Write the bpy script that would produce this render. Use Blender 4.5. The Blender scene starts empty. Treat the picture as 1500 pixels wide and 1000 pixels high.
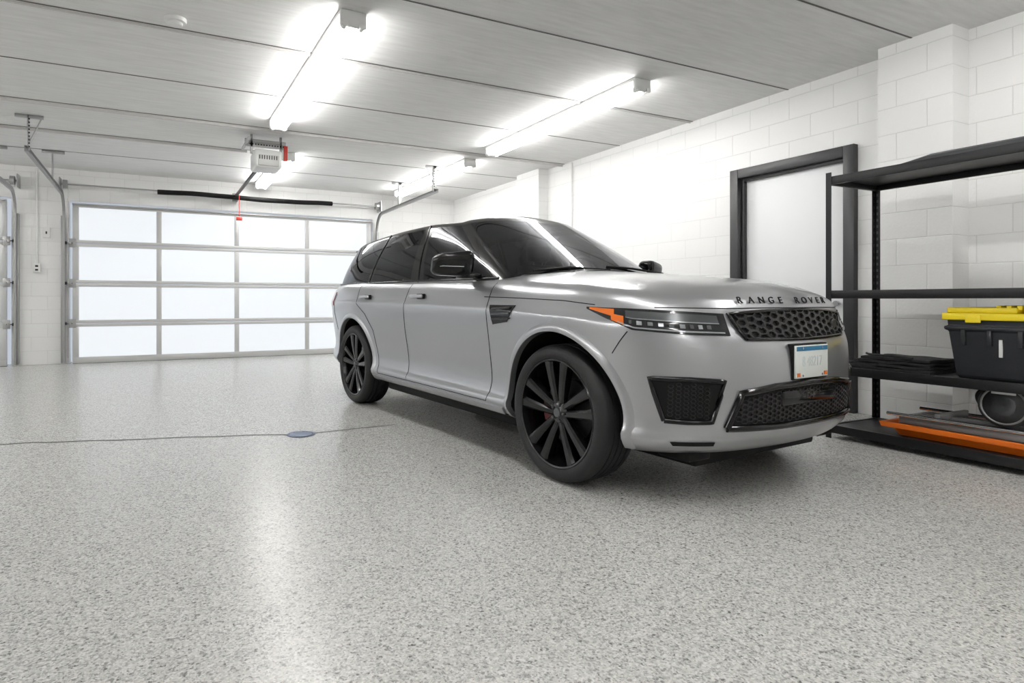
import bpy, bmesh, math, random
from mathutils import Vector, Matrix
from mathutils.bvhtree import BVHTree
random.seed(4)
sc=bpy.context.scene
H=3.17; XR=5.8; YB=11.5; XL=-8.0; YN=-3.5

# ---------------------------------------------------------------- materials
def mat(name,col,rough=.5,metal=0,coat=0,emi=0,ior=None,bump=None,spec=None,crough=.04):
    m=bpy.data.materials.new(name); m.use_nodes=True
    b=m.node_tree.nodes['Principled BSDF']
    b.inputs['Base Color'].default_value=(*col,1)
    b.inputs['Roughness'].default_value=rough
    b.inputs['Metallic'].default_value=metal
    b.inputs['Coat Weight'].default_value=coat
    b.inputs['Coat Roughness'].default_value=crough
    if ior: b.inputs['IOR'].default_value=ior
    if spec is not None: b.inputs['Specular IOR Level'].default_value=spec
    if emi:
        b.inputs['Emission Color'].default_value=(*col,1)
        b.inputs['Emission Strength'].default_value=emi
    if bump:
        nt=m.node_tree; n=nt.nodes.new('ShaderNodeTexNoise'); n.inputs['Scale'].default_value=bump[0]
        tc=nt.nodes.new('ShaderNodeTexCoord'); nt.links.new(tc.outputs['Object'],n.inputs['Vector'])
        bp=nt.nodes.new('ShaderNodeBump'); bp.inputs['Strength'].default_value=bump[1]; bp.inputs['Distance'].default_value=.01
        nt.links.new(n.outputs['Fac'],bp.inputs['Height']); nt.links.new(bp.outputs['Normal'],b.inputs['Normal'])
    return m
def block_mat(name,axis,col=(.84,.837,.828)):
    m=mat(name,col,.55); nt=m.node_tree; b=nt.nodes['Principled BSDF']; L=nt.links
    tc=nt.nodes.new('ShaderNodeTexCoord'); sp=nt.nodes.new('ShaderNodeSeparateXYZ'); cb=nt.nodes.new('ShaderNodeCombineXYZ')
    L.new(tc.outputs['Object'],sp.inputs[0]); L.new(sp.outputs[axis],cb.inputs[0]); L.new(sp.outputs[2],cb.inputs[1])
    br=nt.nodes.new('ShaderNodeTexBrick'); L.new(cb.outputs[0],br.inputs['Vector'])
    br.inputs['Scale'].default_value=1; br.inputs['Brick Width'].default_value=.44; br.inputs['Row Height'].default_value=.22
    br.inputs['Mortar Size'].default_value=.0045; br.inputs['Mortar Smooth'].default_value=.8
    br.inputs['Color1'].default_value=(*col,1); br.inputs['Color2'].default_value=(col[0]*.985,col[1]*.985,col[2]*.985,1)
    br.inputs['Mortar'].default_value=(col[0]*.85,col[1]*.85,col[2]*.85,1)
    L.new(br.outputs['Color'],b.inputs['Base Color'])
    n=nt.nodes.new('ShaderNodeTexNoise'); n.inputs['Scale'].default_value=45; L.new(tc.outputs['Object'],n.inputs['Vector'])
    ml=nt.nodes.new('ShaderNodeMath'); ml.operation='MULTIPLY_ADD'; ml.inputs[1].default_value=-1.0
    ms=nt.nodes.new('ShaderNodeMath'); ms.operation='MULTIPLY'; ms.inputs[1].default_value=.4
    L.new(n.outputs['Fac'],ms.inputs[0]); L.new(br.outputs['Fac'],ml.inputs[0]); L.new(ms.outputs[0],ml.inputs[2])
    bp=nt.nodes.new('ShaderNodeBump'); bp.inputs['Strength'].default_value=.5; bp.inputs['Distance'].default_value=.006
    L.new(ml.outputs[0],bp.inputs['Height']); L.new(bp.outputs['Normal'],b.inputs['Normal'])
    return m
def floor_mat():
    m=mat('epoxy_flake_floor',(.4,.4,.39),.27,spec=.55); nt=m.node_tree; L=nt.links; b=nt.nodes['Principled BSDF']
    tc=nt.nodes.new('ShaderNodeTexCoord')
    def layer(scale,stops):
        v=nt.nodes.new('ShaderNodeTexVoronoi'); v.inputs['Scale'].default_value=scale
        L.new(tc.outputs['Object'],v.inputs['Vector'])
        s=nt.nodes.new('ShaderNodeSeparateColor'); L.new(v.outputs['Color'],s.inputs[0])
        r=nt.nodes.new('ShaderNodeValToRGB'); r.color_ramp.interpolation='CONSTANT'
        e=r.color_ramp.elements; e[0].position=0; e[0].color=(*stops[0][1],1); e[1].position=stops[1][0]; e[1].color=(*stops[1][1],1)
        for p,c in stops[2:]:
            q=e.new(p); q.color=(*c,1)
        L.new(s.outputs[0],r.inputs[0]); return r
    a=layer(170,[(0,(.06,.06,.058)),(.07,(.18,.18,.173)),(.18,(.38,.378,.362)),(.42,(.50,.498,.478)),(.72,(.66,.658,.64)),(.93,(.30,.295,.275))])
    c=layer(105,[(0,(.11,.11,.107)),(.06,(.27,.27,.26)),(.16,(.47,.467,.45)),(.6,(.59,.587,.568))])
    mx=nt.nodes.new('ShaderNodeMix'); mx.data_type='RGBA'; mx.inputs[0].default_value=.48
    L.new(a.outputs[0],mx.inputs[6]); L.new(c.outputs[0],mx.inputs[7]); L.new(mx.outputs[2],b.inputs['Base Color'])
    n=nt.nodes.new('ShaderNodeTexNoise'); n.inputs['Scale'].default_value=14; n.inputs['Detail'].default_value=3
    L.new(tc.outputs['Object'],n.inputs['Vector'])
    bp=nt.nodes.new('ShaderNodeBump'); bp.inputs['Strength'].default_value=.16; bp.inputs['Distance'].default_value=.01
    L.new(n.outputs['Fac'],bp.inputs['Height']); L.new(bp.outputs['Normal'],b.inputs['Normal'])
    return m
def ceil_mat():
    m=mat('ceiling_paint',(.62,.61,.59),.7); nt=m.node_tree; L=nt.links; b=nt.nodes['Principled BSDF']
    tc=nt.nodes.new('ShaderNodeTexCoord'); mp=nt.nodes.new('ShaderNodeMapping'); mp.inputs['Scale'].default_value=(2,16,3)
    L.new(tc.outputs['Object'],mp.inputs[0]); n=nt.nodes.new('ShaderNodeTexNoise'); n.inputs['Scale'].default_value=1.6; n.inputs['Detail'].default_value=8
    L.new(mp.outputs[0],n.inputs['Vector'])
    r=nt.nodes.new('ShaderNodeValToRGB'); r.color_ramp.elements[0].color=(.71,.708,.70,1); r.color_ramp.elements[1].color=(.80,.798,.79,1)
    r.color_ramp.elements[0].position=.3; r.color_ramp.elements[1].position=.7
    L.new(n.outputs['Fac'],r.inputs[0]); L.new(r.outputs[0],b.inputs['Base Color'])
    bp=nt.nodes.new('ShaderNodeBump'); bp.inputs['Strength'].default_value=.35; bp.inputs['Distance'].default_value=.008
    L.new(n.outputs['Fac'],bp.inputs['Height']); L.new(bp.outputs['Normal'],b.inputs['Normal'])
    return m
def glass_mat(name,tint,ior=1.7):
    m=bpy.data.materials.new(name); m.use_nodes=True; nt=m.node_tree; nt.nodes.clear(); L=nt.links
    o=nt.nodes.new('ShaderNodeOutputMaterial'); mx=nt.nodes.new('ShaderNodeMixShader')
    t=nt.nodes.new('ShaderNodeBsdfTransparent'); t.inputs[0].default_value=(tint,tint,tint*1.02,1)
    g=nt.nodes.new('ShaderNodeBsdfGlossy'); g.inputs['Roughness'].default_value=.02; g.inputs[0].default_value=(.95,.96,1,1)
    f=nt.nodes.new('ShaderNodeFresnel'); f.inputs[0].default_value=ior
    L.new(f.outputs[0],mx.inputs[0]); L.new(t.outputs[0],mx.inputs[1]); L.new(g.outputs[0],mx.inputs[2]); L.new(mx.outputs[0],o.inputs[0])
    return m
M_floor=floor_mat(); M_ceil=ceil_mat()
M_wr=block_mat('painted_block_side',1); M_wb=block_mat('painted_block_back',0)
M_white=mat('white_metal',(.78,.78,.77),.4); M_tube=mat('fluorescent_tube',(1,.99,.97),.3,emi=36)
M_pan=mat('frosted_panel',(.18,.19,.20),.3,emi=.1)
_b=M_pan.node_tree.nodes['Principled BSDF']; _b.inputs['Emission Color'].default_value=(.92,.96,1,1); _b.inputs['Emission Strength'].default_value=.74  # even emission put in for daylight behind the frosted panels
M_alu=mat('door_aluminium',(.56,.56,.56),.4,.3); M_galv=mat('galvanized_steel',(.40,.40,.40),.4,.8)
M_dark=mat('dark_grey_metal',(.022,.022,.024),.4,.1); M_blk=mat('black_powdercoat',(.010,.010,.011),.42,spec=.35)
M_seam=mat('seam_dark',(.14,.135,.13),.8); M_rub=mat('tyre_rubber',(.014,.014,.015),.6,bump=(60,.15),spec=.4)  # seam: dark joint colour between ceiling boards
M_paint=mat('silver_paint',(.41,.415,.43),.30,.8,coat=.5,crough=.07); M_gloss=mat('gloss_black',(.004,.004,.0045),.10,coat=.15,spec=.3)
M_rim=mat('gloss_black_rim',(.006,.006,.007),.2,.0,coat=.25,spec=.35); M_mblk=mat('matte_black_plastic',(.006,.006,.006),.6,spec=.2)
M_gl=glass_mat('windshield_glass',.40,1.55); M_gs=glass_mat('privacy_glass',.04,1.36)
M_int=mat('interior_leather',(.06,.06,.062),.6); M_red=mat('red_caliper',(.12,.010,.010),.3)
M_chr=mat('chrome',(.7,.7,.7),.15,1); M_disc=mat('brake_disc',(.05,.05,.05),.4,.8)
M_lens=mat('headlamp_lens',(.012,.013,.015),.06,coat=.4,ior=1.5); M_led=mat('headlamp_led',(.30,.31,.33),.15,.3)
M_led2=mat('headlamp_inner',(.09,.095,.10),.2,.5)
M_amb=mat('amber_reflector',(.62,.13,.01),.25,coat=.6); M_tail=mat('tail_lens',(.18,.01,.01),.1,coat=1)
M_door=mat('door_paint',(.84,.85,.86),.4); M_yel=mat('yellow_plastic',(.85,.66,.02),.4); M_bin=mat('charcoal_plastic',(.018,.020,.024),.45,bump=(80,.1))
M_org=mat('orange_plastic',(.88,.18,.01),.4); M_grey=mat('grey_cast_metal',(.30,.30,.30),.45,.4)
M_plate=mat('plate_white',(.72,.75,.72),.35); M_pblue=mat('plate_blue',(.02,.16,.30),.35)
M_blue=mat('drain_bluegrey',(.06,.08,.14),.4,.2); M_jnt=mat('joint_grey',(.07,.07,.066),.6); M_cloth=mat('black_nylon',(.010,.010,.011),.8,bump=(30,.4))
M_redp=mat('red_plastic',(.5,.03,.02),.4); M_drk2=mat('door_frame_paint',(.026,.026,.028),.4)

# ---------------------------------------------------------------- helpers
def obj(name,me,parent=None):
    o=bpy.data.objects.new(name,me); sc.collection.objects.link(o)
    if parent: o.parent=parent
    return o
def mesh(name,V,F,mats,fm=None,smooth=None,parent=None):
    me=bpy.data.meshes.new(name); me.from_pydata([tuple(v) for v in V],[],F)
    for m in (mats if isinstance(mats,(list,tuple)) else [mats]): me.materials.append(m)
    if fm:
        for p,i in zip(me.polygons,fm): p.material_index=i
    me.update()
    if smooth is not None:
        for p in me.polygons: p.use_smooth=True
        me.set_sharp_from_angle(angle=math.radians(smooth))
    return obj(name,me,parent)
def empty(name,loc=(0,0,0),rz=0):
    e=bpy.data.objects.new(name,None); e.location=loc; e.rotation_euler=(0,0,rz); sc.collection.objects.link(e); return e
def boxes(name,L,m,bev=0,parent=None,seg=2):
    bm=bmesh.new()
    for b in L:
        x0,x1,y0,y1,z0,z1=b
        r=bmesh.ops.create_cube(bm,size=1)
        bmesh.ops.scale(bm,vec=(abs(x1-x0),abs(y1-y0),abs(z1-z0)),verts=r['verts'])
        bmesh.ops.translate(bm,vec=((x0+x1)/2,(y0+y1)/2,(z0+z1)/2),verts=r['verts'])
    if bev: bmesh.ops.bevel(bm,geom=bm.edges[:],offset=bev,segments=seg,affect='EDGES',profile=.5)
    me=bpy.data.meshes.new(name); bm.to_mesh(me); bm.free(); me.materials.append(m)
    if bev:
        for p in me.polygons: p.use_smooth=True
        me.set_sharp_from_angle(angle=math.radians(50))
    return obj(name,me,parent)
def cyls(name,L,m,parent=None,n=20):
    bm=bmesh.new()
    for c in L:
        p1,p2=Vector(c[0]),Vector(c[1]); r1=c[2]; r2=c[3] if len(c)>3 else r1
        d=p2-p1; mtx=Matrix.Translation((p1+p2)/2)@d.to_track_quat('Z','Y').to_matrix().to_4x4()
        bmesh.ops.create_cone(bm,cap_ends=True,segments=n,radius1=r1,radius2=r2,depth=d.length,matrix=mtx)
    me=bpy.data.meshes.new(name); bm.to_mesh(me); bm.free(); me.materials.append(m)
    for p in me.polygons: p.use_smooth=True
    me.set_sharp_from_angle(angle=math.radians(40))
    return obj(name,me,parent)
def wire(name,P,r,m,parent=None,smooth=False):
    cu=bpy.data.curves.new(name,'CURVE'); cu.dimensions='3D'; cu.bevel_depth=r; cu.bevel_resolution=2; cu.use_fill_caps=True
    if smooth:
        s=cu.splines.new('NURBS'); s.points.add(len(P)-1); s.order_u=4; s.use_endpoint_u=True
    else:
        s=cu.splines.new('POLY'); s.points.add(len(P)-1)
    for q,p in zip(s.points,P): q.co=(*p,1)
    cu.materials.append(m); o=obj(name,cu,parent); return o
def lathe(name,prof,m,axis='y',n=64,parent=None,loc=(0,0,0),smooth=35,closed=False):
    V=[];F=[]; k=len(prof)
    for i in range(n):
        a=2*math.pi*i/n
        for r,h in prof:
            if axis=='y': V.append((loc[0]+r*math.cos(a),loc[1]+h,loc[2]+r*math.sin(a)))
            elif axis=='z': V.append((loc[0]+r*math.cos(a),loc[1]+r*math.sin(a),loc[2]+h))
            else: V.append((loc[0]+h,loc[1]+r*math.cos(a),loc[2]+r*math.sin(a)))
    for i in range(n):
        j=(i+1)%n
        for q in range(k if closed else k-1):
            w=(q+1)%k
            F.append((i*k+q,i*k+w,j*k+w,j*k+q))
    return mesh(name,V,F,m,smooth=smooth,parent=parent)
def cr(C,u,sym=True):
    n=len(C); i=min(int(u),n-2); f=u-i
    def g(k):
        if k<0: c=C[1]; return (c[0],-c[1])+tuple(c[2:]) if sym else C[0]
        if k>=n: c=C[n-2]; return (c[0],-c[1])+tuple(c[2:]) if sym else C[n-1]
        return C[k]
    p0,p1,p2,p3=g(i-1),g(i),g(i+1),g(i+2)
    return tuple(.5*((2*b)+(-a+c)*f+(2*a-5*b+4*c-d)*f*f+(-a+3*b-3*c+d)*f**3) for a,b,c,d in zip(p0,p1,p2,p3))
def interp(T,x):
    T=sorted(T)
    if x<=T[0][0]: return T[0][1]
    for (a,b),(c,d) in zip(T,T[1:]):
        if x<=c:
            t=(x-a)/(c-a); t=t*t*(3-2*t)*.4+t*.6; return b+(d-b)*t
    return T[-1][1]

# ---------------------------------------------------------------- room
boxes('floor',[(XL-.2,XR+.2,YN-.2,YB+.3,-.12,0)],M_floor)
boxes('ceiling',[(XL-.2,XR+.2,YN-.2,YB+.3,H,H+.12)],M_ceil)
DY0,DY1,DZ=3.40,4.51,2.36
boxes('wall_right',[(XR,XR+.2,YN,DY0,0,H),(XR,XR+.2,DY1,YB,0,H),(XR,XR+.2,DY0,DY1,DZ,H),
    (5.56,XR,2.47,3.0,0,H),(5.62,XR,8.1,8.75,0,H)],M_wr)
G1=(-1.24,3.96); G2=(-7.25,-2.02); GZ=2.66
boxes('wall_back',[(XL,G2[0],YB,YB+.2,0,H),(G2[1],G1[0],YB,YB+.2,0,H),(G1[1],XR,YB,YB+.2,0,H),
    (G2[0],G2[1],YB,YB+.2,GZ,H),(G1[0],G1[1],YB,YB+.2,GZ,H)],M_wb)
boxes('wall_left',[(XL-.2,XL,YN,YB,0,H)],M_wr)
boxes('wall_front',[(XL,XR,YN-.2,YN,0,H)],M_wb)
S=[]
for y in (-2.1,-.9,.31,1.53,2.75,3.97,5.17,6.42,7.66,8.9,10.12):
    S.append((XL,XR,y-.007,y+.007,H-.004,H-.0005))
boxes('trim_1',S,M_seam)
boxes('trim_2',[(XL,XR,7.70,7.725,H-.03,H-.001),(XL,1.2,8.94,8.965,H-.03,H-.001),(XL,XR,5.2,5.215,H-.014,H-.001)],mat('conduit_paint',(.6,.59,.57),.5))
d=empty('door_1',(XR,DY0,0))
w=DY1-DY0
boxes('leaf',[(.05,.09,.015,w-.015,.01,DZ-.015)],M_door,.003,d)
boxes('frame',[(-.06,.16,-.10,.0,0,DZ+.10),(-.06,.16,w,w+.10,0,DZ+.10),(-.06,.16,0,w,DZ,DZ+.10)],M_drk2,.006,d)
boxes('frame_stop',[(.0,.05,0,.03,0,DZ),(.0,.05,w-.03,w,0,DZ),(.0,.05,.03,w-.03,DZ-.03,DZ)],M_drk2,.003,d)
cyls('knob',[((.05,.09,1.0),(.0,.09,1.0),.012),((.01,.09,1.0),(-.02,.09,1.0),.028)],M_chr,d)
wire('conduit_pipe',[(XR-.02,7.45,H-.02),(XR-.02,7.45,2.2),(XR-.02,7.45,0)],.011,M_white)

# ---------------------------------------------------------------- fluorescent fixtures
def fixture(X,y0,y1):
    e=empty('fluorescent_light',(X,(y0+y1)/2,H)); L=(y1-y0)/2
    V=[];F=[]
    pr=[(-.10,-.001),(-.10,-.03),(-.045,-.075),(.045,-.075),(.10,-.03),(.10,-.001)]
    for yy in (-L,L):
        for x,z in pr: V.append((x,yy,z))
    n=len(pr)
    for i in range(n-1): F.append((i,i+1,n+i+1,n+i))
    F.append(tuple(range(n-1,-1,-1))); F.append(tuple(range(n,2*n)))
    mesh('housing',V,F,M_white,parent=e)
    boxes('end_caps',[(-.10,.10,-L-.02,-L+.012,-.12,-.001),(-.10,.10,L-.012,L+.02,-.12,-.001)],M_white,.008,e)
    cyls('tubes',[((s,-L+.03,-.102),(s,L-.03,-.102),.019) for s in (-.065,.065)],M_tube,e)
    cyls('sockets',[((s,t*(L+.03),-.108),(s,t*(L-.03),-.108),.024) for s in (-.065,.065) for t in (-1,1)],M_white,e)
for a in ((1.33,4.3,7.25),(4.25,4.4,7.25),(1.75,8.8,11.2),(4.3,8.0,10.9),(1.33,.2,2.9),(4.25,-.8,1.95),(-4,4.3,7.25),(-4,.2,2.9),(-4,8.2,11),(-6.8,2,5),(1.3,-2.9,-.5)):  # besides those in view, unseen fixtures added to light the room
    fixture(*a)
lathe('smoke_detector',[(0,-.05),(.045,-.05),(.052,-.044),(.052,-.03),(.075,-.028),(.08,-.015),(.08,-.0005),(0,-.0005)],M_white,'z',32,loc=(.15,5.0,H))

# ---------------------------------------------------------------- garage doors
def garage_door(x0,x1):
    e=empty('garage_door',(x0,YB-.06,0)); W=x1-x0; HT=2.62; n=4; sh=HT/4
    R=[];V=[];G=[]
    for i in range(n):
        z0=i*sh+.004; z1=(i+1)*sh-.004; b=.10 if i==0 else .05
        t=.05 if i<n-1 else .06
        R+= [(0,W,0,.045,z0,z0+b),(0,W,0,.045,z1-t,z1)]
        for k in range(5):
            c=k*W/4; a0=max(0,c-.04); a1=min(W,c+.04)
            if k==0: a1=.09
            if k==4: a0=W-.09
            V.append((a0,a1,.002,.043,z0+b,z1-t))
        G.append((.05,W-.05,.018,.028,z0+b-.02,z1-t+.02))
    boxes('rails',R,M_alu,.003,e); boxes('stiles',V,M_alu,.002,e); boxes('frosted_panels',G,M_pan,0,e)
    boxes('bottom_seal',[(0,W,.005,.04,0.0,.012)],M_mblk,0,e)
    boxes('struts',[(0,W,-.05,-.002,HT-.03,HT-.01)],M_galv,0,e)
    hg=[];rl=[]
    for k in (0,4):
        c=k*W/4; s=-1 if k==0 else 1
        for i in range(1,4):
            hg.append((c-.05,c+.05,-.012,-.001,i*sh-.07,i*sh+.07)); hg.append((c-.02+s*.03,c+.02+s*.03,-.04,-.005,i*sh-.025,i*sh+.025))
            rl.append(((c,-.02,i*sh),(c+s*.10,-.02,i*sh),.008)); rl.append(((c+s*.075,-.02,i*sh),(c+s*.10,-.02,i*sh),.024))
    boxes('hinges',hg,M_galv,.002,e); cyls('rollers',rl,M_dark,e)
    for nm,X in(('track_a',-.10),('track_b',W+.10)):
        s=-1 if X<0 else 1; TE=-3.2 if X<0 else -2.85
        pts=[(0,0.02),(0,2.42)]+[(-.32*(1-math.cos(a)),2.42+.32*math.sin(a)) for a in [math.radians(q) for q in range(10,91,10)]]+[(TE,2.76)]
        Vv=[];Ff=[]
        pr=[(-.0,-.03),(s*.03,-.03),(s*.03,.03),(0,.03)]
        for j,(y,z) in enumerate(pts):
            if j<2: ny,nz=1,0
            elif j==len(pts)-1: ny,nz=0,1
            else:
                a=math.radians(10*(j-1)); ny,nz=math.cos(a),math.sin(a)
            for (q,r) in pr: Vv.append((X+q,-.03+y+r*ny,z+r*nz))
        for j in range(len(pts)-1):
            for q in range(3): Ff.append((j*4+q,j*4+q+1,j*4+4+q+1,j*4+4+q))
        o=mesh(nm,Vv,Ff,M_galv,parent=e); md=o.modifiers.new('s','SOLIDIFY'); md.thickness=.004
        b1=TE+.08
        B=[(X-.02,X+.02+s*.02,b1-.02,b1+.02,2.76,H-.002),(X-.02,X+.02+s*.02,-1.3,-1.26,2.76,H-.002),(X-.14,X+.14,b1-.02,b1+.01,H-.04,H-.002),(X-.14,X+.14,-1.3,-1.27,H-.04,H-.002)]
        B.append((X+s*.03,X+s*.06,-.02,.055,.02,2.4))
        boxes(nm+'_bracket',B,M_galv,.002,e)
        cyls(nm+'_bracket_holes',[((X,b1-.024,2.8+.04*i),(X,b1-.018,2.8+.04*i),.009) for i in range(9)],M_mblk,e,8)
        wire(nm+'_brace',[(X-s*.12,b1,H-.03),(X,b1,2.85)],.009,M_galv,e)
    cyls('torsion_bar',[((-.15,-.10,2.90),(W+.15,-.10,2.90),.014),((-.12,-.10,2.90),(-.06,-.10,2.90),.07),((W+.06,-.10,2.90),(W+.12,-.10,2.90),.07)],M_galv,e)
    boxes('torsion_plates',[(-.17,-.155,-.16,.055,2.8,3.0),(W+.155,W+.17,-.16,.055,2.8,3.0),(W/2-.01,W/2+.01,-.14,.055,2.82,2.98)],M_galv,0,e)
    wire('cables',[(-.055,-.09,2.88),(-.055,-.05,.1)],.004,M_galv,e)
    return e
e=garage_door(-1.19,3.91)
P=[(1.25+i*.02*1.0,-.22+.012*math.sin(i*.17),2.86+.012*math.sin(i*.05)) for i in range(0,151)]
wire('spring_cover',P,.042,M_mblk,e)
garage_door(-7.2,-2.07)

o=empty('garage_door_opener',(1.32,8.05,2.84))
boxes('motor_housing',[(-.17,.17,-.2,.2,-.12,.11)],M_white,.03,o,3)
boxes('light_lens',[(-.13,.13,-.215,-.19,-.10,.04)],mat('opener_lens',(.55,.55,.53),.3),.01,o)
boxes('rail',[(-.02,.02,.2,3.35,.03,.07)],M_dark,.004,o)
boxes('hanger',[(-.27,.25,-.02,.02,.24,.27),(-.27,.25,-.02,.0,.17,.24),(-.2,-.17,-.02,.01,.08,.328),(.17,.2,-.02,.01,.08,.328),(-.27,-.24,-.3,.3,.19,.22)],M_galv,.002,o)
cyls('hanger_holes',[((-.24+i*.035,-.024,.205),(-.24+i*.035,-.018,.205),.009) for i in range(14)],M_mblk,o,8)
boxes('motor_vents',[(-.12+.03*i,-.108+.03*i,-.218,-.2,-.02,.03) for i in range(8)],M_dark,0,o)
wire('release_cord',[(.02,2.9,.02),(.02,2.9,-.35)],.006,M_redp,o)
boxes('release_handle',[(-.03,.07,2.88,2.92,-.42,-.36)],M_redp,.01,o)
boxes('tag',[(.22,.27,-.03,-.01,.02,.22)],M_redp,.002,o)
boxes('header_bracket',[(-.04,.04,3.33,3.39,-.02,.12)],M_galv,.003,o)

e=empty('electrical_outlet',(-1.68,YB,1.55))
boxes('box',[(-.05,.05,-.05,-.001,-.07,.07)],M_white,.005,e)
boxes('sockets',[(-.02,.02,-.054,-.048,.015,.045),(-.02,.02,-.054,-.048,-.045,-.015)],M_dark,.002,e)
wire('conduit',[(0,-.02,.07),(0,-.02,1.6)],.012,M_white,e)
e=empty('wall_switch',(-1.55,YB,2.12))
boxes('box',[(-.05,.05,-.04,-.001,-.08,.08)],M_white,.005,e); boxes('toggle',[(-.01,.01,-.055,-.04,-.02,.02)],M_dark,.002,e)

e=empty('floor_drain',(1.02,4.64,0))
lathe('ring',[(0.0,.0015),(.085,.0015),(.09,.006),(.105,.006),(.108,.001)],M_blue,'z',40,parent=e)
boxes('grate_bars',[(-math.sqrt(max(0,.0072-y*y)),math.sqrt(max(0,.0072-y*y)),y-.004,y+.004,.002,.006) for y in [i*.016 for i in range(-5,6)]],mat('drain_bar',(.30,.36,.48),.3,.4),0,e)
def strip(name,P,wd,m):
    V=[];F=[]
    for i,p in enumerate(P):
        q=Vector(P[min(i+1,len(P)-1)])-Vector(P[max(i-1,0)]); nrm=Vector((-q.y,q.x)).normalized()*wd/2
        V+=[(p[0]+nrm.x,p[1]+nrm.y,.002),(p[0]-nrm.x,p[1]-nrm.y,.002)]
    for i in range(len(P)-1): F.append((2*i,2*i+1,2*i+3,2*i+2))
    return mesh(name,V,F,m)
P=[]
for i in range(130):
    t=i/129; x=-7.5+ t*9.3; y=5.24+.02*math.sin(x*3)+.01*math.sin(x*11)-.60*max(0,(x+.8)/1.82) if x<1.02 else 4.64+.03*(x-1.02)
    P.append((x,y+random.uniform(-.004,.004)))
strip('floor_crack',P,.019,M_jnt)

# ---------------------------------------------------------------- CAR
car=empty('car',(2.888,4.402,0),math.radians(-85.52))
OUT=[(2.42,0),(2.403,.3),(2.345,.55),(2.225,.755),(2.05,.893),(1.82,.962),(1.53,.985),(1.0,.972),(0,.962),(-1.0,.968),(-1.53,.985),(-2.0,.965),(-2.35,.89),(-2.56,.72),(-2.64,.4),(-2.66,0)]
N=170
half=[cr(OUT,i/(N-1)*(len(OUT)-1)) for i in range(N)]
half[0]=(OUT[0][0],0); half[-1]=(OUT[-1][0],0)
ring=half+[(x,-y) for x,y in half[-2:0:-1]]
M=len(ring); nor=[]
for i in range(M):
    a=ring[i-1]; b=ring[(i+1)%M]; t=Vector((b[0]-a[0],b[1]-a[1])).normalized(); nor.append((t.y,-t.x))
LV=[(0,.12,.20,.14),(.025,.06,.10,.08),(.09,.015,.045,.05),(.13,.018,.02,.03),(.17,.045,.012,.02),(.27,.055,.006,.01),(.40,.038,.0,.0),(.54,.018,.000,.01),(.66,.003,.010,.03),
    (.73,-.004,.030,.05),(.785,-.006,.052,.055),(.815,.006,.060,.06),(.87,.024,.070,.05),(.93,.046,.082,.05),(.97,.075,.105,.06),(1.0,.12,.145,.08)]
ZT=[(2.42,1.055),(2.2,1.06),(2.0,1.085),(1.6,1.125),(.9,1.165),(0,1.19),(-1,1.205),(-2,1.21),(-2.6,1.19)]
ZB=[(2.45,.25),(2.2,.25),(1.0,.27),(-1.3,.27),(-2.2,.33),(-2.6,.42)]
def smooth_levels():
    ts=[]
    for a,b in zip(LV,LV[1:]):
        for k in range(3):
            f=k/3; ts.append(tuple(a[i]+(b[i]-a[i])*f for i in range(4)))
    ts.append(LV[-1])
    for _ in range(2):
        ts=[ts[0]]+[(ts[i][0],)+tuple((ts[i-1][j]+2*ts[i][j]+ts[i+1][j])/4 for j in (1,2,3)) for i in range(1,len(ts)-1)]+[ts[-1]]
    return ts
TS=smooth_levels()
V=[];F=[]
for (t,si,fi,ri) in TS:
    for i in range(M):
        x,y=ring[i]; nx,ny=nor[i]
        aw=max(math.exp(-((abs(x)-1.53)/.42)**2),0)
        s2=si
        if .1<t<.7: s2=si*(1-.8*aw)
        ins=s2*ny*ny+(fi if nx>0 else ri)*nx*nx
        z0=interp(ZB,x); z1=interp(ZT,x)
        V.append((x-nx*ins,y-ny*ins,z0+(z1-z0)*t))
K=len(TS)
ZC=[(2.2,1.115),(2.0,1.145),(1.8,1.17),(1.5,1.20),(1.1,1.235),(.75,1.245),(.5,1.12),(-2.2,1.12)]
us=[.03,.07,.12,.18,.26,.36,.48,.6,.73,.87,1.0]
for u in us:
    for i in range(M):
        tx,ty,tz=V[(K-1)*M+i]
        xin=tx*.90-.03
        x=tx+(xin-tx)*u; y=ty*(1-u)
        zc=interp(ZC,xin)
        V.append((x,y,tz+(zc-tz)*(1-(1-u)**2.6)))
ub=[.3,.65,1.0]
base_b=len(V)
for u in ub:
    for i in range(M):
        tx,ty,tz=V[i]; V.append((tx+(tx*.85-tx)*u,ty*(1-u),tz+.02*u))
R=K+len(us)
for k in range(R-1):
    for i in range(M):
        j=(i+1)%M; F.append((k*M+i,k*M+j,(k+1)*M+j,(k+1)*M+i))
rows=[0]+[R+q for q in range(len(ub))]
for a,b in zip(rows,rows[1:]):
    for i in range(M):
        j=(i+1)%M; F.append((a*M+j,a*M+i,b*M+i,b*M+j))
bvh=BVHTree.FromPolygons([Vector(v) for v in V],F)
fm=[]
for f in F:
    cx=sum(V[i][0] for i in f)/4; cy=sum(abs(V[i][1]) for i in f)/4
    k=min(f)//M
    if k>=R-1 or min(f)>=base_b: fm.append(1)
    elif k>=K-1 and cx<.70 and cy<.83: fm.append(1)
    elif k==0: fm.append(1)
    else: fm.append(0)
body=mesh('body',V,F,[M_paint,M_mblk],fm,smooth=None,parent=car)
bm=bmesh.new(); bm.from_mesh(body.data); bmesh.ops.remove_doubles(bm,verts=bm.verts[:],dist=.0004); bmesh.ops.recalc_face_normals(bm,faces=bm.faces[:]); bm.to_mesh(body.data); bm.free()
WX=1.53; WZ=.39
cut=cyls('cutter',[((sx*WX,sy*.60,WZ+.01),(sx*WX,sy*1.3,WZ+.01),.462) for sx in(-1,1) for sy in(-1,1)],M_mblk,car,96)
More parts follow.
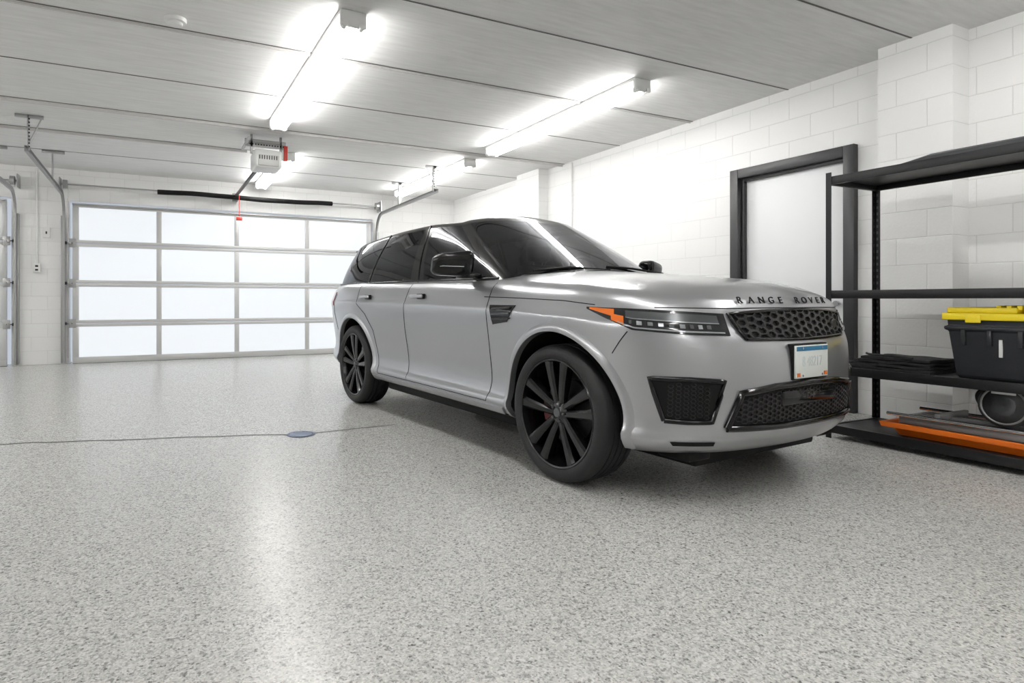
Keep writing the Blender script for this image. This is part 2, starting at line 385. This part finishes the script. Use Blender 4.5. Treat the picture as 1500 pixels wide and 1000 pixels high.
cut.data.materials.clear(); cut.data.materials.append(M_paint); cut.data.materials.append(M_mblk)
for p in cut.data.polygons: p.material_index=1
md=body.modifiers.new('b','BOOLEAN'); md.operation='DIFFERENCE'; md.solver='EXACT'; md.object=cut
bpy.context.view_layer.update()
dg=bpy.context.evaluated_depsgraph_get(); nm=bpy.data.meshes.new_from_object(body.evaluated_get(dg)); body.modifiers.clear(); body.data=nm
bpy.data.objects.remove(cut)
for p in nm.polygons: p.use_smooth=True
nm.set_sharp_from_angle(angle=math.radians(40))

def proj(p,D):
    D=Vector(D).normalized(); p=Vector(p)
    h=bvh.ray_cast(p+D*1.0,-D)
    if h[0] is None: h=bvh.find_nearest(p)
    n=h[1]
    if n.dot(D)<0: n=-n
    return h[0],n
def lin(C,u):
    f=u*(len(C)-1); i=min(int(f),len(C)-2); f-=i
    return Vector(C[i])*(1-f)+Vector(C[i+1])*f
def patch(name,lo,up,D,off,m,nu=30,nv=10,mir=True,skirt=.012):
    for s in ((1,-1) if mir else (1,)):
        V=[];F=[]
        def pt(a,b,o):
            p=lin(lo,a)*(1-b)+lin(up,a)*b
            h,n=proj(p,D); q=h+n*o; return (q.x,q.y*s,q.z)
        for i in range(nu+1):
            for j in range(nv+1): V.append(pt(i/nu,j/nv,off))
        for i in range(nu):
            for j in range(nv):
                a=i*(nv+1)+j; F.append((a,a+nv+1,a+nv+2,a+1))
        bd=[i*(nv+1) for i in range(nu+1)]+[nu*(nv+1)+j for j in range(1,nv+1)]+[i*(nv+1)+nv for i in range(nu-1,-1,-1)]+[j for j in range(nv-1,0,-1)]
        b0=len(V)
        for q in bd:
            i,j=divmod(q,nv+1); V.append(pt(i/nu,j/nv,-skirt))
        for k in range(len(bd)):
            l=(k+1)%len(bd); F.append((bd[l],bd[k],b0+k,b0+l))
        o=mesh(name,V,F,m,smooth=35,parent=car)
        bm=bmesh.new(); bm.from_mesh(o.data); bmesh.ops.recalc_face_normals(bm,faces=bm.faces[:]); bm.to_mesh(o.data); bm.free()
def line(name,C,D,r=.0028,m=None,mir=True,off=0.0,n=40):
    for s in ((1,-1) if mir else (1,)):
        P=[]
        for i in range(n+1):
            h,nn=proj(lin(C,i/n),D); q=h+nn*off; P.append((q.x,q.y*s,q.z))
        wire(name,P,r,m or M_mblk,car)
FR=(1,0,0); SD=(0,-1,0); DG=(.75,-.66,0)
lo=[(1.80,-.965,.985),(1.92,-.945,.935),(2.05,-.90,.882),(2.22,-.71,.862),(2.30,-.50,.855)]
up=[(1.80,-.965,.995),(1.92,-.945,.992),(2.05,-.90,.988),(2.20,-.71,.975),(2.28,-.52,.963)]
patch('headlight',lo,up,DG,.006,M_lens,50,10)
def sub(a0,a1,b0,b1,n=8):
    A=[];B=[]
    for i in range(n+1):
        a=a0+(a1-a0)*i/n; p=lin(lo,a);q=lin(up,a); A.append(tuple(p*(1-b0)+q*b0)); B.append(tuple(p*(1-b1)+q*b1))
    return A,B
a,b=sub(.04,.33,.38,.9); patch('side_marker',a,b,DG,.009,M_amb,16,4)
a,b=sub(.30,.42,.06,.55); patch('side_marker_tip',a,b,DG,.0088,M_amb,8,4)
a,b=sub(.36,.97,.08,.15); patch('drl_strip',a,b,DG,.009,M_led,24,2)
a,b=sub(.44,.95,.52,.88); patch('headlight_inner',a,b,DG,.008,M_led2,24,4)
a,b=sub(.44,.95,.50,.54); patch('drl_blade',a,b,DG,.010,M_led,24,2)
for k in range(9):
    a,b=sub(.47+k*.05,.495+k*.05,.24,.42,3); patch('led_lens',a,b,DG,.0085,M_led2 if k%2==0 else M_led,3,3)
patch('washer_cover',[(2.2,-.74,.800),(2.24,-.66,.800)],[(2.2,-.745,.822),(2.24,-.665,.822)],DG,.003,M_paint,6,3)
def frame(name,lo,up,D,off,wd,m,mir=True):
    n=24; c0=[lin(lo,i/n) for i in range(n+1)]; c1=[lin(up,i/n) for i in range(n+1)]
    loop=c0+[c1[-1]*(1-t)+c0[-1]*t for t in(.66,.33)][::-1]+c1[::-1]+[c1[0]*(1-t)+c0[0]*t for t in(.33,.66)]
    for s in ((1,-1) if mir else (1,)):
        P=[]
        for p in loop+[loop[0]]:
            h,nn=proj(p,D); q=h+nn*off; P.append((q.x,q.y*s,q.z))
        wire(name,P,wd,m,car)
def hexes(name,lo,up,D,ry,rz,off,m,mir=True):
    for s in ((1,-1) if mir else (1,)):
        V=[];F=[]
        def X(y):
            for i in range(len(lo)-1):
                y0=(lo[i][1]);y1=(lo[i+1][1])
                if y0<=y<=y1: return lin(lo,(i+(y-y0)/(y1-y0))/(len(lo)-1)),lin(up,(i+(y-y0)/(y1-y0))/(len(lo)-1))
            return None
        y=min(p[1] for p in lo); col=0
        while y<max(p[1] for p in lo):
            r=X(y)
            if r:
                L,U=r; z=L[2]+(rz if col%2 else 0)
                while z<U[2]:
                    if z>L[2]+.2*rz and z<U[2]-.2*rz:
                        base=len(V)
                        for rr,oo in ((1.0,off),(.72,off),(.62,off-.008)):
                            for k in range(6):
                                an=math.radians(60*k)
                                yy=y+ry*rr*math.cos(an); zz=min(max(z+rz*1.15*rr*math.sin(an),L[2]),U[2])
                                h,nn=proj((L[0],yy,zz),D); q=h+nn*oo; V.append((q.x,q.y*s,q.z))
                        for a in (0,6):
                            for k in range(6):
                                l=(k+1)%6; F.append((base+a+k,base+a+l,base+a+6+l,base+a+6+k))
                    z+=2*rz
            y+=ry*1.5; col+=1
        mesh(name,V,F,m,parent=car)
M_hexg=mat('grille_hex_satin',(.014,.014,.015),.34,spec=.35)
glo=[(2.38,-.435,.838),(2.4,-.22,.832),(2.4,0,.83),(2.4,.22,.832),(2.38,.435,.838)]
gup=[(2.3,-.50,.962),(2.33,-.25,.975),(2.33,0,.98),(2.33,.25,.975),(2.3,.50,.962)]
patch('grille_back',glo,gup,FR,.003,M_mblk,40,6,mir=False)
hexes('grille_mesh',glo,gup,FR,.038,.0195,.014,M_hexg,mir=False)
frame('grille_frame',glo,gup,FR,.006,.010,M_gloss,mir=False)
clo=[(2.38,-.555,.405),(2.4,-.28,.40),(2.4,0,.40),(2.4,.28,.40),(2.38,.555,.405)]
cup=[(2.38,-.49,.575),(2.4,-.28,.600),(2.4,0,.608),(2.4,.28,.600),(2.38,.49,.575)]
patch('lower_intake',clo,cup,FR,.003,M_mblk,40,6,mir=False)
hexes('lower_intake_mesh',[(p[0],p[1]*.9,p[2]+.02) for p in clo],[(p[0],p[1]*.9,p[2]-.02) for p in cup],FR,.02,.012,.008,M_hexg,mir=False)
frame('lower_intake_frame',clo,cup,FR,.004,.018,M_gloss,mir=False)
boxes('intake_bar',[(2.400,2.425,-.24,.24,.50,.575)],M_gloss,.008,car)
vlo=[(2.2,-.82,.438),(2.25,-.73,.435),(2.3,-.625,.438)]
vup=[(2.15,-.87,.645),(2.25,-.72,.645),(2.3,-.56,.635)]
D2=(.85,-.5,0)
patch('side_intake',vlo,vup,D2,.004,M_mblk,20,8)
hexes('side_intake_mesh',[(2.2,-.79,.45),(2.25,-.73,.45),(2.3,-.65,.45)],[(2.2,-.84,.63),(2.25,-.72,.63),(2.3,-.60,.62)],D2,.018,.010,.007,M_hexg)
frame('side_intake_frame',vlo,vup,D2,.003,.014,M_gloss)
patch('lip_slot',[(2.25,-.80,.315),(2.3,-.60,.315)],[(2.25,-.82,.335),(2.3,-.6,.335)],D2,.004,M_mblk,12,3)
boxes('license_plate',[(2.424,2.434,-.150,.150,.632,.80)],M_plate,.003,car)
boxes('plate_band',[(2.4335,2.4355,-.143,.143,.772,.794)],M_pblue,0,car)
boxes('plate_stickers',[(2.4335,2.4355,.11,.14,.64,.66),(2.4335,2.4355,-.14,-.11,.64,.66)],M_amb,0,car)
cu=bpy.data.curves.new('plate_number','FONT'); cu.body='8 48217'; cu.size=.075; cu.align_x='CENTER'; cu.align_y='CENTER'; cu.extrude=.0005
cu.materials.append(mat('plate_ink',(.60,.65,.65),.4)); t_=obj('plate_number',cu,car); t_.location=(2.435,0,.715); t_.rotation_euler=(math.pi/2,0,math.pi/2); t_.scale=(.75,1,1)
cyls('plate_screws',[((2.43,s*.09,z),(2.438,s*.09,z),.006) for s in(-1,1) for z in(.785,.645)],M_chr,car,10)
boxes('plate_holder',[(2.395,2.4245,-.158,.158,.624,.808)],M_mblk,.004,car)
line('hood_line',[(.80,-.95,1.055),(1.2,-.95,1.045),(1.6,-.95,1.03),(1.82,-.95,1.008)],SD)
line('hood_front_line',[(2.2,-.80,.995),(2.3,-.5,.99),(2.33,-.25,.992),(2.33,0,.992)],FR)
line('front_door_edge',[(.86,-.95,1.15),(.87,-.95,.8),(.86,-.95,.5),(.83,-.95,.36)],SD)
line('door_split',[(-.36,-.95,1.17),(-.39,-.95,.8),(-.38,-.95,.36)],SD)
line('rear_door_edge',[(-1.42,-.95,1.18),(-1.38,-.95,1.0),(-1.2,-.95,.90),(-1.05,-.95,.75),(-.98,-.95,.5),(-.95,-.95,.36)],SD)
line('sill_line',[(.83,-.95,.36),(-.95,-.95,.36)],SD)
line('bumper_seam',[(2.02,-.92,.875),(1.98,-.94,.82),(1.94,-.95,.76)],SD)
line('tail_seam',[(-2.05,-.95,1.1),(-2.1,-.95,.9),(-2.0,-.95,.72)],SD)
patch('sill_strip',[(1.02,-.95,.305),(-1.02,-.95,.305)],[(1.02,-.95,.345),(-1.02,-.95,.345)],SD,.012,M_paint,40,4)
patch('lower_sill_strip',[(1.05,-.95,.272),(-1.05,-.95,.272)],[(1.05,-.95,.30),(-1.05,-.95,.30)],SD,.003,M_mblk,40,2)  # black strip along the bottom of the sill
patch('tail_light',[(-2.10,-.93,.98),(-2.4,-.85,.96)],[(-2.12,-.93,1.12),(-2.4,-.85,1.13)],(-.5,-.86,0),.006,M_tail,12,8)
patch('side_vent',[(.94,-.96,.875),(1.10,-.96,.895)],[(.90,-.96,1.0),(1.18,-.96,1.0)],SD,.005,M_gloss,14,8)
for k in range(3):
    z=.905+k*.032
    patch('vent_blade',[(.94,-.96,z),(1.13,-.96,z+.008)],[(.94,-.96,z+.010),(1.14,-.96,z+.018)],SD,.014,M_dark if k!=1 else M_led2,10,2)
for hx in (-.16,-1.20):
    for s in(-1,1):
        h,n=proj((hx,-.95,1.06),SD)
        yy=abs(h.y)
        boxes('door_handle',[(hx-.11,hx+.11,s*(yy+.012),s*(yy+.032),1.05,1.078)],M_paint,.009,car,3)
        boxes('handle_base',[(hx+.0,hx+.12,s*(yy-.004),s*(yy+.018),1.044,1.084)],M_mblk,.006,car)
for sx in (-1,1):
    for s in (1,-1):
        V=[];F=[]; na=60; rs=[(.452,-.03),(.456,.010),(.470,.014),(.485,.010),(.505,-.002)]
        for i in range(na+1):
            a=math.radians(-16+212*i/na)
            for r,o in rs:
                x=sx*WX+r*math.cos(a); z=WZ+.01+r*math.sin(a)
                zc=max(z,.275)
                h,n=proj((x,-.95,zc),SD)
                V.append((x,(h.y-o)*s,zc))
        k=len(rs)
        for i in range(na):
            for j in range(k-1): F.append((i*k+j,i*k+j+1,(i+1)*k+j+1,(i+1)*k+j))
        mesh('arch_lip',V,F,M_paint,smooth=50,parent=car)
# greenhouse
GB=[(1.07,0,1.225),(1.03,.4,1.215),(.90,.68,1.185),(.78,.80,1.165),(.45,.845,1.165),(-.38,.858,1.175),(-1.25,.855,1.18),(-1.95,.845,1.19),(-2.36,.77,1.185),(-2.53,.52,1.175),(-2.56,0,1.175)]
GR=[(.16,0,1.712),(.13,.33,1.708),(.04,.53,1.692),(-.05,.60,1.672),(-.2,.635,1.678),(-.5,.65,1.69),(-1.15,.65,1.685),(-1.9,.63,1.655),(-2.32,.57,1.615),(-2.46,.40,1.60),(-2.50,0,1.605)]
NP=150; nc=len(GB)-1; V=[];F=[];fm=[]
def gring(C):
    h=[cr(C,i/(NP-1)*nc) for i in range(NP)]; h[0]=C[0]; h[-1]=C[-1]
    return h+[(x,-y,z) for x,y,z in h[-2:0:-1]]
b=gring(GB); t=gring(GR); Mg=len(b); vs=[0,.05,.1,.2,.3,.4,.5,.6,.7,.8,.88,.94,1]
for v in vs:
    bl=.035*math.sin(math.pi*v)
    for i in range(Mg):
        x=b[i][0]*(1-v)+t[i][0]*v; y=b[i][1]*(1-v)+t[i][1]*v; z=b[i][2]*(1-v)+t[i][2]*v
        k=i if i<NP else Mg-i; p=k/(NP-1)*nc
        y*=1+bl*.9; x+=bl*(.6 if p<2.5 else 0)
        V.append((x,y,z))
ur=[.04,.1,.2,.35,.55,.8,1]
for u in ur:
    for i in range(Mg):
        x,y,z=t[i]; xin=x*.72-.2
        V.append((x+(xin-x)*u,y*(1-u),z+.05*(1-(1-u)**2.4)))
Rg=len(vs)+len(ur)
for k in range(Rg-1):
    for i in range(Mg):
        j=(i+1)%Mg; F.append((k*Mg+i,k*Mg+j,(k+1)*Mg+j,(k+1)*Mg+i))
        kk=i+.5 if i<NP-1 else Mg-i-.5; p=kk/(NP-1)*nc
        if k>=len(vs)-1: fm.append(2); continue
        v=(vs[k]+vs[k+1])/2
        if v<.05 or v>.93: fm.append(2)
        elif p<2.35: fm.append(0)
        elif p<3.12: fm.append(2)
        elif p<4.85: fm.append(1)
        elif p<5.08: fm.append(2)
        elif p<6.12: fm.append(1)
        elif p<6.25: fm.append(2)
        elif p<7.65: fm.append(1)
        elif p<8.6: fm.append(2)
        else: fm.append(1)
o=mesh('greenhouse',V,F,[M_gl,M_gs,M_gloss],fm,smooth=60,parent=car)
bm=bmesh.new(); bm.from_mesh(o.data); bmesh.ops.remove_doubles(bm,verts=bm.verts[:],dist=.0004); bmesh.ops.recalc_face_normals(bm,faces=bm.faces[:]); bm.to_mesh(o.data); bm.free()
boxes('rear_spoiler',[(-2.60,-2.35,-.50,.50,1.60,1.625)],M_gloss,.01,car)
for s in(-1,1):
    P=[]
    for i in range(41):
        p=cr(GB,3.0+5.2*i/40); P.append((p[0],s*(p[1]+.012),p[2]+.02))
    wire('belt_trim',P,.008,M_gloss,car)
    for (pa,pb) in ((4.93,4.93),(6.18,6.18)):
        c0=cr(GB,pa); c1=cr(GR,pb); P=[]
        for i in range(13):
            v=i/12; bl=.035*math.sin(math.pi*v)
            P.append((c0[0]*(1-v)+c1[0]*v,s*((c0[1]*(1-v)+c1[1]*v)*(1+bl*.9)+.001),c0[2]*(1-v)+c1[2]*v))
        wire('pillar_trim',P,.006,M_gloss,car)
boxes('dashboard',[(.40,.95,-.70,.70,1.13,1.205)],M_int,.03,car,3)
def seat(x,y,s=1):
    boxes('seat_back',[(x-.07,x+.07,y-.22,y+.22,1.10,1.36)],M_int,.05,car,3)
    boxes('headrest',[(x-.06,x+.05,y-.12,y+.12,1.39,1.54)],M_int,.04,car,3)
    cyls('headrest_posts',[((x-.01,y-.05,1.34),(x-.01,y-.05,1.42),.007),((x-.01,y+.05,1.34),(x-.01,y+.05,1.42),.007)],M_chr,car,8)
for y in(-.38,.38): seat(-.25,y)
for y in(-.42,0,.42): seat(-1.25,y)
P=[]
for i in range(33):
    a=2*math.pi*i/32; P.append((.38-.06*math.sin(a),.38+.18*math.cos(a),1.25+.15*math.sin(a)))
wire('steering_wheel',P,.014,M_int,car); boxes('steering_hub',[(.36,.42,.30,.46,1.2,1.28)],M_int,.02,car)
boxes('rearview_mirror',[(.20,.23,-.12,.12,1.55,1.62)],M_mblk,.012,car)
for pts in ([(1.02,.0,1.25),(.98,-.35,1.262),(.92,-.62,1.235)],[(1.03,.55,1.235),(1.0,.25,1.268),(.99,.0,1.275)]):
    wire('wiper',pts,.008,M_mblk,car)
for s in(-1,1):
    V=[];F=[]; nu,nv=32,18; mx_=.56 if s<0 else .48
    for i in range(nv+1):
        ph=-math.pi/2+math.pi*i/nv
        for j in range(nu):
            th=2*math.pi*j/nu
            f=lambda c,e:math.copysign(abs(c)**e,c)
            X=f(math.cos(ph),.40)*f(math.cos(th),.6); Y=f(math.cos(ph),.40)*f(math.sin(th),.5); Z=f(math.sin(ph),.5)
            V.append((mx_+.070*X*(1-.25*Y)-.03*Y+(.015*Z),s*(1.055+.14*Y),1.285+.084*Z*(1-.16*Y)-.008*Y))
    for i in range(nv):
        for j in range(nu): F.append((i*nu+j,i*nu+(j+1)%nu,(i+1)*nu+(j+1)%nu,(i+1)*nu+j))
    mesh('wing_mirror',V,F,M_gloss,smooth=60,parent=car)
    boxes('mirror_arm',[(mx_-.05,mx_+.05,s*.83,s*1.0,1.185,1.225)],M_gloss,.015,car)
    boxes('mirror_signal',[(mx_+.03,mx_+.082,s*.98,s*1.17,1.262,1.268)],M_led,.002,car)
txt="RANGE ROVER"
for i,ch in enumerate(txt):
    yy=-.40+i*.0750
    if ch==' ': continue
    cu=bpy.data.curves.new('letter','FONT'); cu.body=ch; cu.size=.050; cu.extrude=.002; cu.align_x='CENTER'; cu.align_y='CENTER'; cu.offset=.0004
    cu.materials.append(M_mblk); t_=obj('hood_letter',cu,car)
    h,n=proj((2.3,yy,1.024),(1,0,0))
    if n.x<0: n=-n
    zx=(n.normalized()+Vector((.9,0,0))).normalized(); xx=Vector((0,1,0)); xx=(xx-zx*xx.dot(zx)).normalized(); yx=zx.cross(xx)
    mt=Matrix((( xx.x*1.3,yx.x,zx.x,h.x+n.x*.010),(xx.y*1.3,yx.y,zx.y,h.y+n.y*.010),(xx.z*1.3,yx.z,zx.z,h.z+n.z*.010),(0,0,0,1)))
    t_.matrix_local=mt
lathe('grille_badge',[(0,.006),(.022,.006),(.028,.0)],M_dark,'x',24,parent=car,loc=(2.355,.36,.90))
# wheels: five split spokes
def wheel(sx,s):
    c=Vector((sx*WX,s*.97,WZ))
    w=bpy.data.objects.new('wheel',None); w.location=c; sc.collection.objects.link(w); w.parent=car
    if s>0: w.rotation_euler=(0,0,math.pi)
    T=[(.305,.030),(.312,.012),(.328,.003),(.350,.0),(.367,.006),(.379,.018),(.386,.030),(.3885,.042),(.390,.060)]
    for g in (.085,.125,.165,.205): T+=[(.390,g-.005),(.381,g-.0035),(.381,g+.0035),(.390,g+.005)]
    T+=[(.3885,.235),(.384,.248),(.372,.262),(.352,.272),(.33,.27),(.305,.25)]
    lathe('tyre',T,M_rub,'y',96,parent=w)
    lathe('rim_barrel',[(.313,.012),(.307,.008),(.298,.012),(.294,.030),(.286,.06),(.280,.12),(.280,.24),(.295,.25)],M_rim,'y',72,parent=w)
    V=[];F=[]
    for k in range(5):
        a0=2*math.pi*k/5+.33
        for sd in(-1,1):
            base=len(V)
            secs=[(.040,.018,.018,.040,.03),(.11,.030,.022,.028,.045),(.18,.044,.026,.022,.055),(.25,.058,.031,.018,.06),(.290,.066,.038,.016,.06)]
            for r,off,hw,yf,dp in secs:
                for (q,yy) in ((off-hw,yf+.012),(off-hw*.55,yf),(off+hw*.55,yf),(off+hw,yf+.010),(off+hw,yf+dp),(off-hw,yf+dp)):
                    q*=sd; V.append((r*math.cos(a0)-q*math.sin(a0),yy,r*math.sin(a0)+q*math.cos(a0)))
            for i in range(len(secs)-1):
                for j in range(6):
                    l=(j+1)%6; F.append((base+i*6+j,base+i*6+l,base+i*6+6+l,base+i*6+6+j))
    mesh('spokes',V,F,M_rim,smooth=30,parent=w)
    lathe('hub',[(0,.028),(.028,.028),(.032,.032),(.05,.036),(.068,.045),(.075,.07),(.075,.1)],M_rim,'y',40,parent=w)
    lathe('hub_cap',[(0,.024),(.022,.024),(.026,.028)],M_led2,'y',24,parent=w)
    cyls('lug_nuts',[((.048*math.cos(a),.028,.048*math.sin(a)),(.048*math.cos(a),.05,.048*math.sin(a)),.008) for a in [2*math.pi*i/5 for i in range(5)]],M_led2,w,6)
    lathe('brake_disc',[(.0,.12),(.19,.12),(.19,.145),(0,.145)],M_disc,'y',48,parent=w)
    lathe('wheel_back',[(.0,.20),(.27,.20),(.28,.21)],M_mblk,'y',48,parent=w)
    V=[];F=[]
    for i in range(13):
        a=math.radians(158+44*i/12)
        for r,yy in((.14,.10),(.20,.10),(.21,.11),(.21,.17),(.14,.17)): V.append((r*math.cos(a),yy,r*math.sin(a)))
    for i in range(12):
        for j in range(5): F.append((i*5+j,i*5+(j+1)%5,i*5+5+(j+1)%5,i*5+5+j))
    F.append((0,1,2,3,4)); F.append((64,63,62,61,60))
    mesh('caliper',V,F,M_red,smooth=40,parent=w)
for sx in(-1,1):
    for s in(-1,1): wheel(sx,s)
boxes('underbody_blocker',[(-2.3,2.15,-.55,.55,.17,.33),(-1.0,1.0,-.82,.82,.20,.30)],M_mblk,.02,car)  # black boxes, widened low to block light and deepen shade under the car
boxes('air_dam',[(2.0,2.2,-.66,-.50,.22,.27),(2.0,2.2,.50,.66,.22,.27)],M_mblk,.01,car)

# ---------------------------------------------------------------- shelving unit
sx0,sx1,sy0,sy1=4.57,5.20,.98,2.83
e=empty('shelving_unit',(sx0,sy0,0)); W=sx1-sx0; L=sy1-sy0
po=[]
for x,sxx in((0,1),(W,-1)):
    for y,syy in((0,1),(L,-1)):
        po.append((min(x,x+sxx*.04),max(x,x+sxx*.04),min(y,y+syy*.004),max(y,y+syy*.004),0,1.99))
        po.append((min(x,x+sxx*.004),max(x,x+sxx*.004),min(y,y+syy*.04),max(y,y+syy*.04),0,1.99))
boxes('posts',po,M_blk,0,e)
cy=[]
for z in [i*.05+.12 for i in range(37)]:
    cy.append((W-.0046,W+.0008,L-.026,L-.014,z-.011,z+.011))
    cy.append((W-.026,W-.014,L-.0046,L+.0008,z-.011,z+.011))
boxes('post_slots',cy,mat('slot_tone',(.07,.07,.07),.6),0,e)
sh=[]
for z in(.04,.48,1.045,1.90):
    sh+=[(.005,.03,.006,L-.006,z,z+.06),(W-.03,W-.005,.006,L-.006,z,z+.06),(.006,W-.006,.005,.03,z,z+.06),(.006,W-.006,L-.03,L-.005,z,z+.06),(.01,W-.01,.01,L-.01,z+.04,z+.055)]
boxes('shelves',sh,M_blk,.002,e)
e=empty('storage_tray',(4.65,1.1,1.96))
V=[];F=[]
prof=[(0,0),(.0,.035),(.03,.05),(.46,.05),(.49,.035),(.49,0)]
ys=[0,.04,1.1,1.28]; hs=[.8,1,1,.35]
for y,hh in zip(ys,hs):
    for x,z in prof: V.append((x,y,z*hh+.001))
for i in range(3):
    for j in range(6): F.append((i*6+j,i*6+(j+1)%6,i*6+6+(j+1)%6,i*6+6+j))
F.append(tuple(range(6))); F.append(tuple(range(23,17,-1)))
mesh('tray_shell',V,F,M_bin,smooth=30,parent=e)
boxes('tray_ribs',[(.05+.08*i,.07+.08*i,.1,1.05,.05,.056) for i in range(5)],M_blk,.002,e)
def bin_(x,y,z,w,l,h):
    e=empty('storage_bin',(x,y,z)); V=[];F=[]
    lv=[(0,.045),(.02,.035),(h*.78,.006),(h*.8,-.012),(h*.86,-.012),(h*.86,.004),(h,0)]
    for zz,i_ in lv:
        for a,b in((0,0),(1,0),(1,1),(0,1)):
            V.append((a*w+(i_ if a==0 else -i_),b*l+(i_ if b==0 else -i_),zz))
    for k in range(len(lv)-1):
        for j in range(4): F.append((k*4+j,k*4+(j+1)%4,k*4+4+(j+1)%4,k*4+4+j))
    F.append((3,2,1,0)); F.append(tuple(range(len(V)-4,len(V))))
    o=mesh('tub',V,F,M_bin,parent=e); md=o.modifiers.new('b','BEVEL'); md.width=.008; md.segments=2
    boxes('tub_ribs',[(-.008,.02,l*q-.012,l*q+.012,h*.55,h*.8) for q in(.12,.3,.5,.7,.88)]+[(w*q-.01,w*q+.01,l-.02,l+.008,h*.55,h*.8) for q in(.25,.5,.75)],M_bin,.003,e)
    boxes('lid',[(-.02,w+.02,-.02,l+.02,h-.015,h+.03),(.0,w,0,l*.48,h+.03,h+.065),(.0,w,l*.52,l,h+.03,h+.065)],M_yel,.008,e)
    boxes('lid_teeth',[(.02,w-.02,l*.5-.1+.05*i,l*.5-.075+.05*i,h+.05,h+.078) for i in range(5)]+[(-.026,-.018,l*q-.04,l*q+.04,h-.03,h+.02) for q in(.2,.8)],M_yel,.004,e)
    boxes('tape_labels',[(.010,.019,l*.62,l*.645,h*.38,h*.66),(.010,.019,l*.28,l*.305,h*.38,h*.62)],M_white,.002,e)
bin_(4.63,1.35,.536,.46,.74,.385)
e=empty('folded_tarp',(4.62,2.18,.536)); zc=0
for k in range(4):
    V=[];F=[]; nx,ny=14,20; t0=.016
    for sgn in(0,1):
        for i in range(nx+1):
            for j in range(ny+1):
                u=i/nx; v=j/ny
                zz=zc+sgn*t0+ (0 if (k==0 and sgn==0) else .004*math.sin(u*9+k)*math.sin(v*12+k*2)+.004)
                V.append((.02*k+u*(.46-.03*k)+.01*math.sin(v*7+k),.01*k+v*(.58-.05*k)+.008*math.sin(u*8),zz+.001))
    n=(nx+1)*(ny+1)
    for i in range(nx):
        for j in range(ny):
            a=i*(ny+1)+j; F.append((a,a+1,a+ny+2,a+ny+1)); F.append((n+a,n+a+ny+1,n+a+ny+2,n+a+1))
    for i in range(nx):
        for j in(0,ny):
            a=i*(ny+1)+j; F.append((a,a+ny+1,n+a+ny+1,n+a))
    for j in range(ny):
        for i in(0,nx):
            a=i*(ny+1)+j; F.append((a,a+1,n+a+1,n+a))
    mesh('fold',V,F,M_cloth,smooth=40,parent=e); zc+=.0225
wire('strap',[(.0,.1,.10),(.1,.25,.105),(.05,.42,.10),(.2,.5,.10)],.008,M_cloth,e,True)
# tile saw in orange tray
e=empty('tile_saw',(4.62,1.15,.0965))
V=[];F=[]
w_,l_=.48,1.34
lv=[(0,.06,.10),(.05,.04,.07),(.05,.005,.01),(.085,0,0),(.085,.025,.03),(.03,.05,.08)]
for zz,ix,iy in lv:
    for a,b in((0,0),(1,0),(1,1),(0,1)): V.append((a*w_+(ix if a==0 else -ix),b*l_+(iy if b==0 else -iy),zz))
for k in range(len(lv)-1):
    for j in range(4): F.append((k*4+j,k*4+(j+1)%4,k*4+4+(j+1)%4,k*4+4+j))
F.append((3,2,1,0)); F.append((20,21,22,23))
o=mesh('water_tray',V,F,M_org,parent=e); md=o.modifiers.new('b','BEVEL'); md.width=.005; md.segments=2
boxes('table',[(.05,.43,.12,1.24,.08,.135)],M_grey,.008,e)
boxes('table_grooves',[(.08+.045*i,.084+.045*i,.14,1.2,.133,.137) for i in range(8)],M_dark,0,e)
cyls('slide_rails',[((.03,.05,.145),(.03,1.3,.145),.012),((.45,.05,.145),(.45,1.3,.145),.012)],M_chr,e)
boxes('fence',[(.06,.43,1.0,1.03,.13,.18),(.2,.26,.5,1.0,.13,.15)],M_grey,.005,e)
lathe('blade_guard',[(0,-.03),(.12,-.03),(.135,-.02),(.135,.02),(.12,.03),(0,.03)],M_dark,'x',40,parent=e,loc=(.12,.68,.285))
lathe('guard_ring',[(.106,-.034),(.112,-.038),(.118,-.034)],M_grey,'x',40,parent=e,loc=(.12,.68,.285),closed=True)
lathe('blade',[(0,-.036),(.03,-.040),(.06,-.034),(.06,-.03),(0,-.03)],M_led2,'x',40,parent=e,loc=(.12,.68,.285))
cyls('motor',[((.15,.62,.285),(.36,.62,.285),.075),((.36,.62,.285),(.39,.62,.285),.06)],M_blk,e,28)
boxes('saw_arm',[(.34,.40,.25,.64,.27,.32),(.30,.42,.2,.3,.12,.34)],M_blk,.015,e)
wire('handle',[(.15,.76,.37),(.15,.84,.37),(.15,.86,.31),(.15,.80,.25)],.014,M_blk,e,True)
boxes('label',[(.084,.0885,.62,.74,.355,.380)],M_white,.001,e)

# ---------------------------------------------------------------- world / camera
wd=bpy.data.worlds.new('world'); sc.world=wd; wd.use_nodes=True
wd.node_tree.nodes['Background'].inputs[0].default_value=(.8,.88,1,1); wd.node_tree.nodes['Background'].inputs[1].default_value=.6
cam=bpy.data.cameras.new('camera'); co=bpy.data.objects.new('camera',cam); sc.collection.objects.link(co)
co.location=(0,0,1.03); co.rotation_euler=(math.pi/2,0,-math.atan(425/880))
cam.sensor_width=36; cam.lens=880/1500*36; cam.shift_x=100/1500; cam.shift_y=-60/1500; cam.clip_start=.05
sc.camera=co
sc.view_settings.view_transform='Standard'; sc.view_settings.look='None'
sc.view_settings.exposure=.12
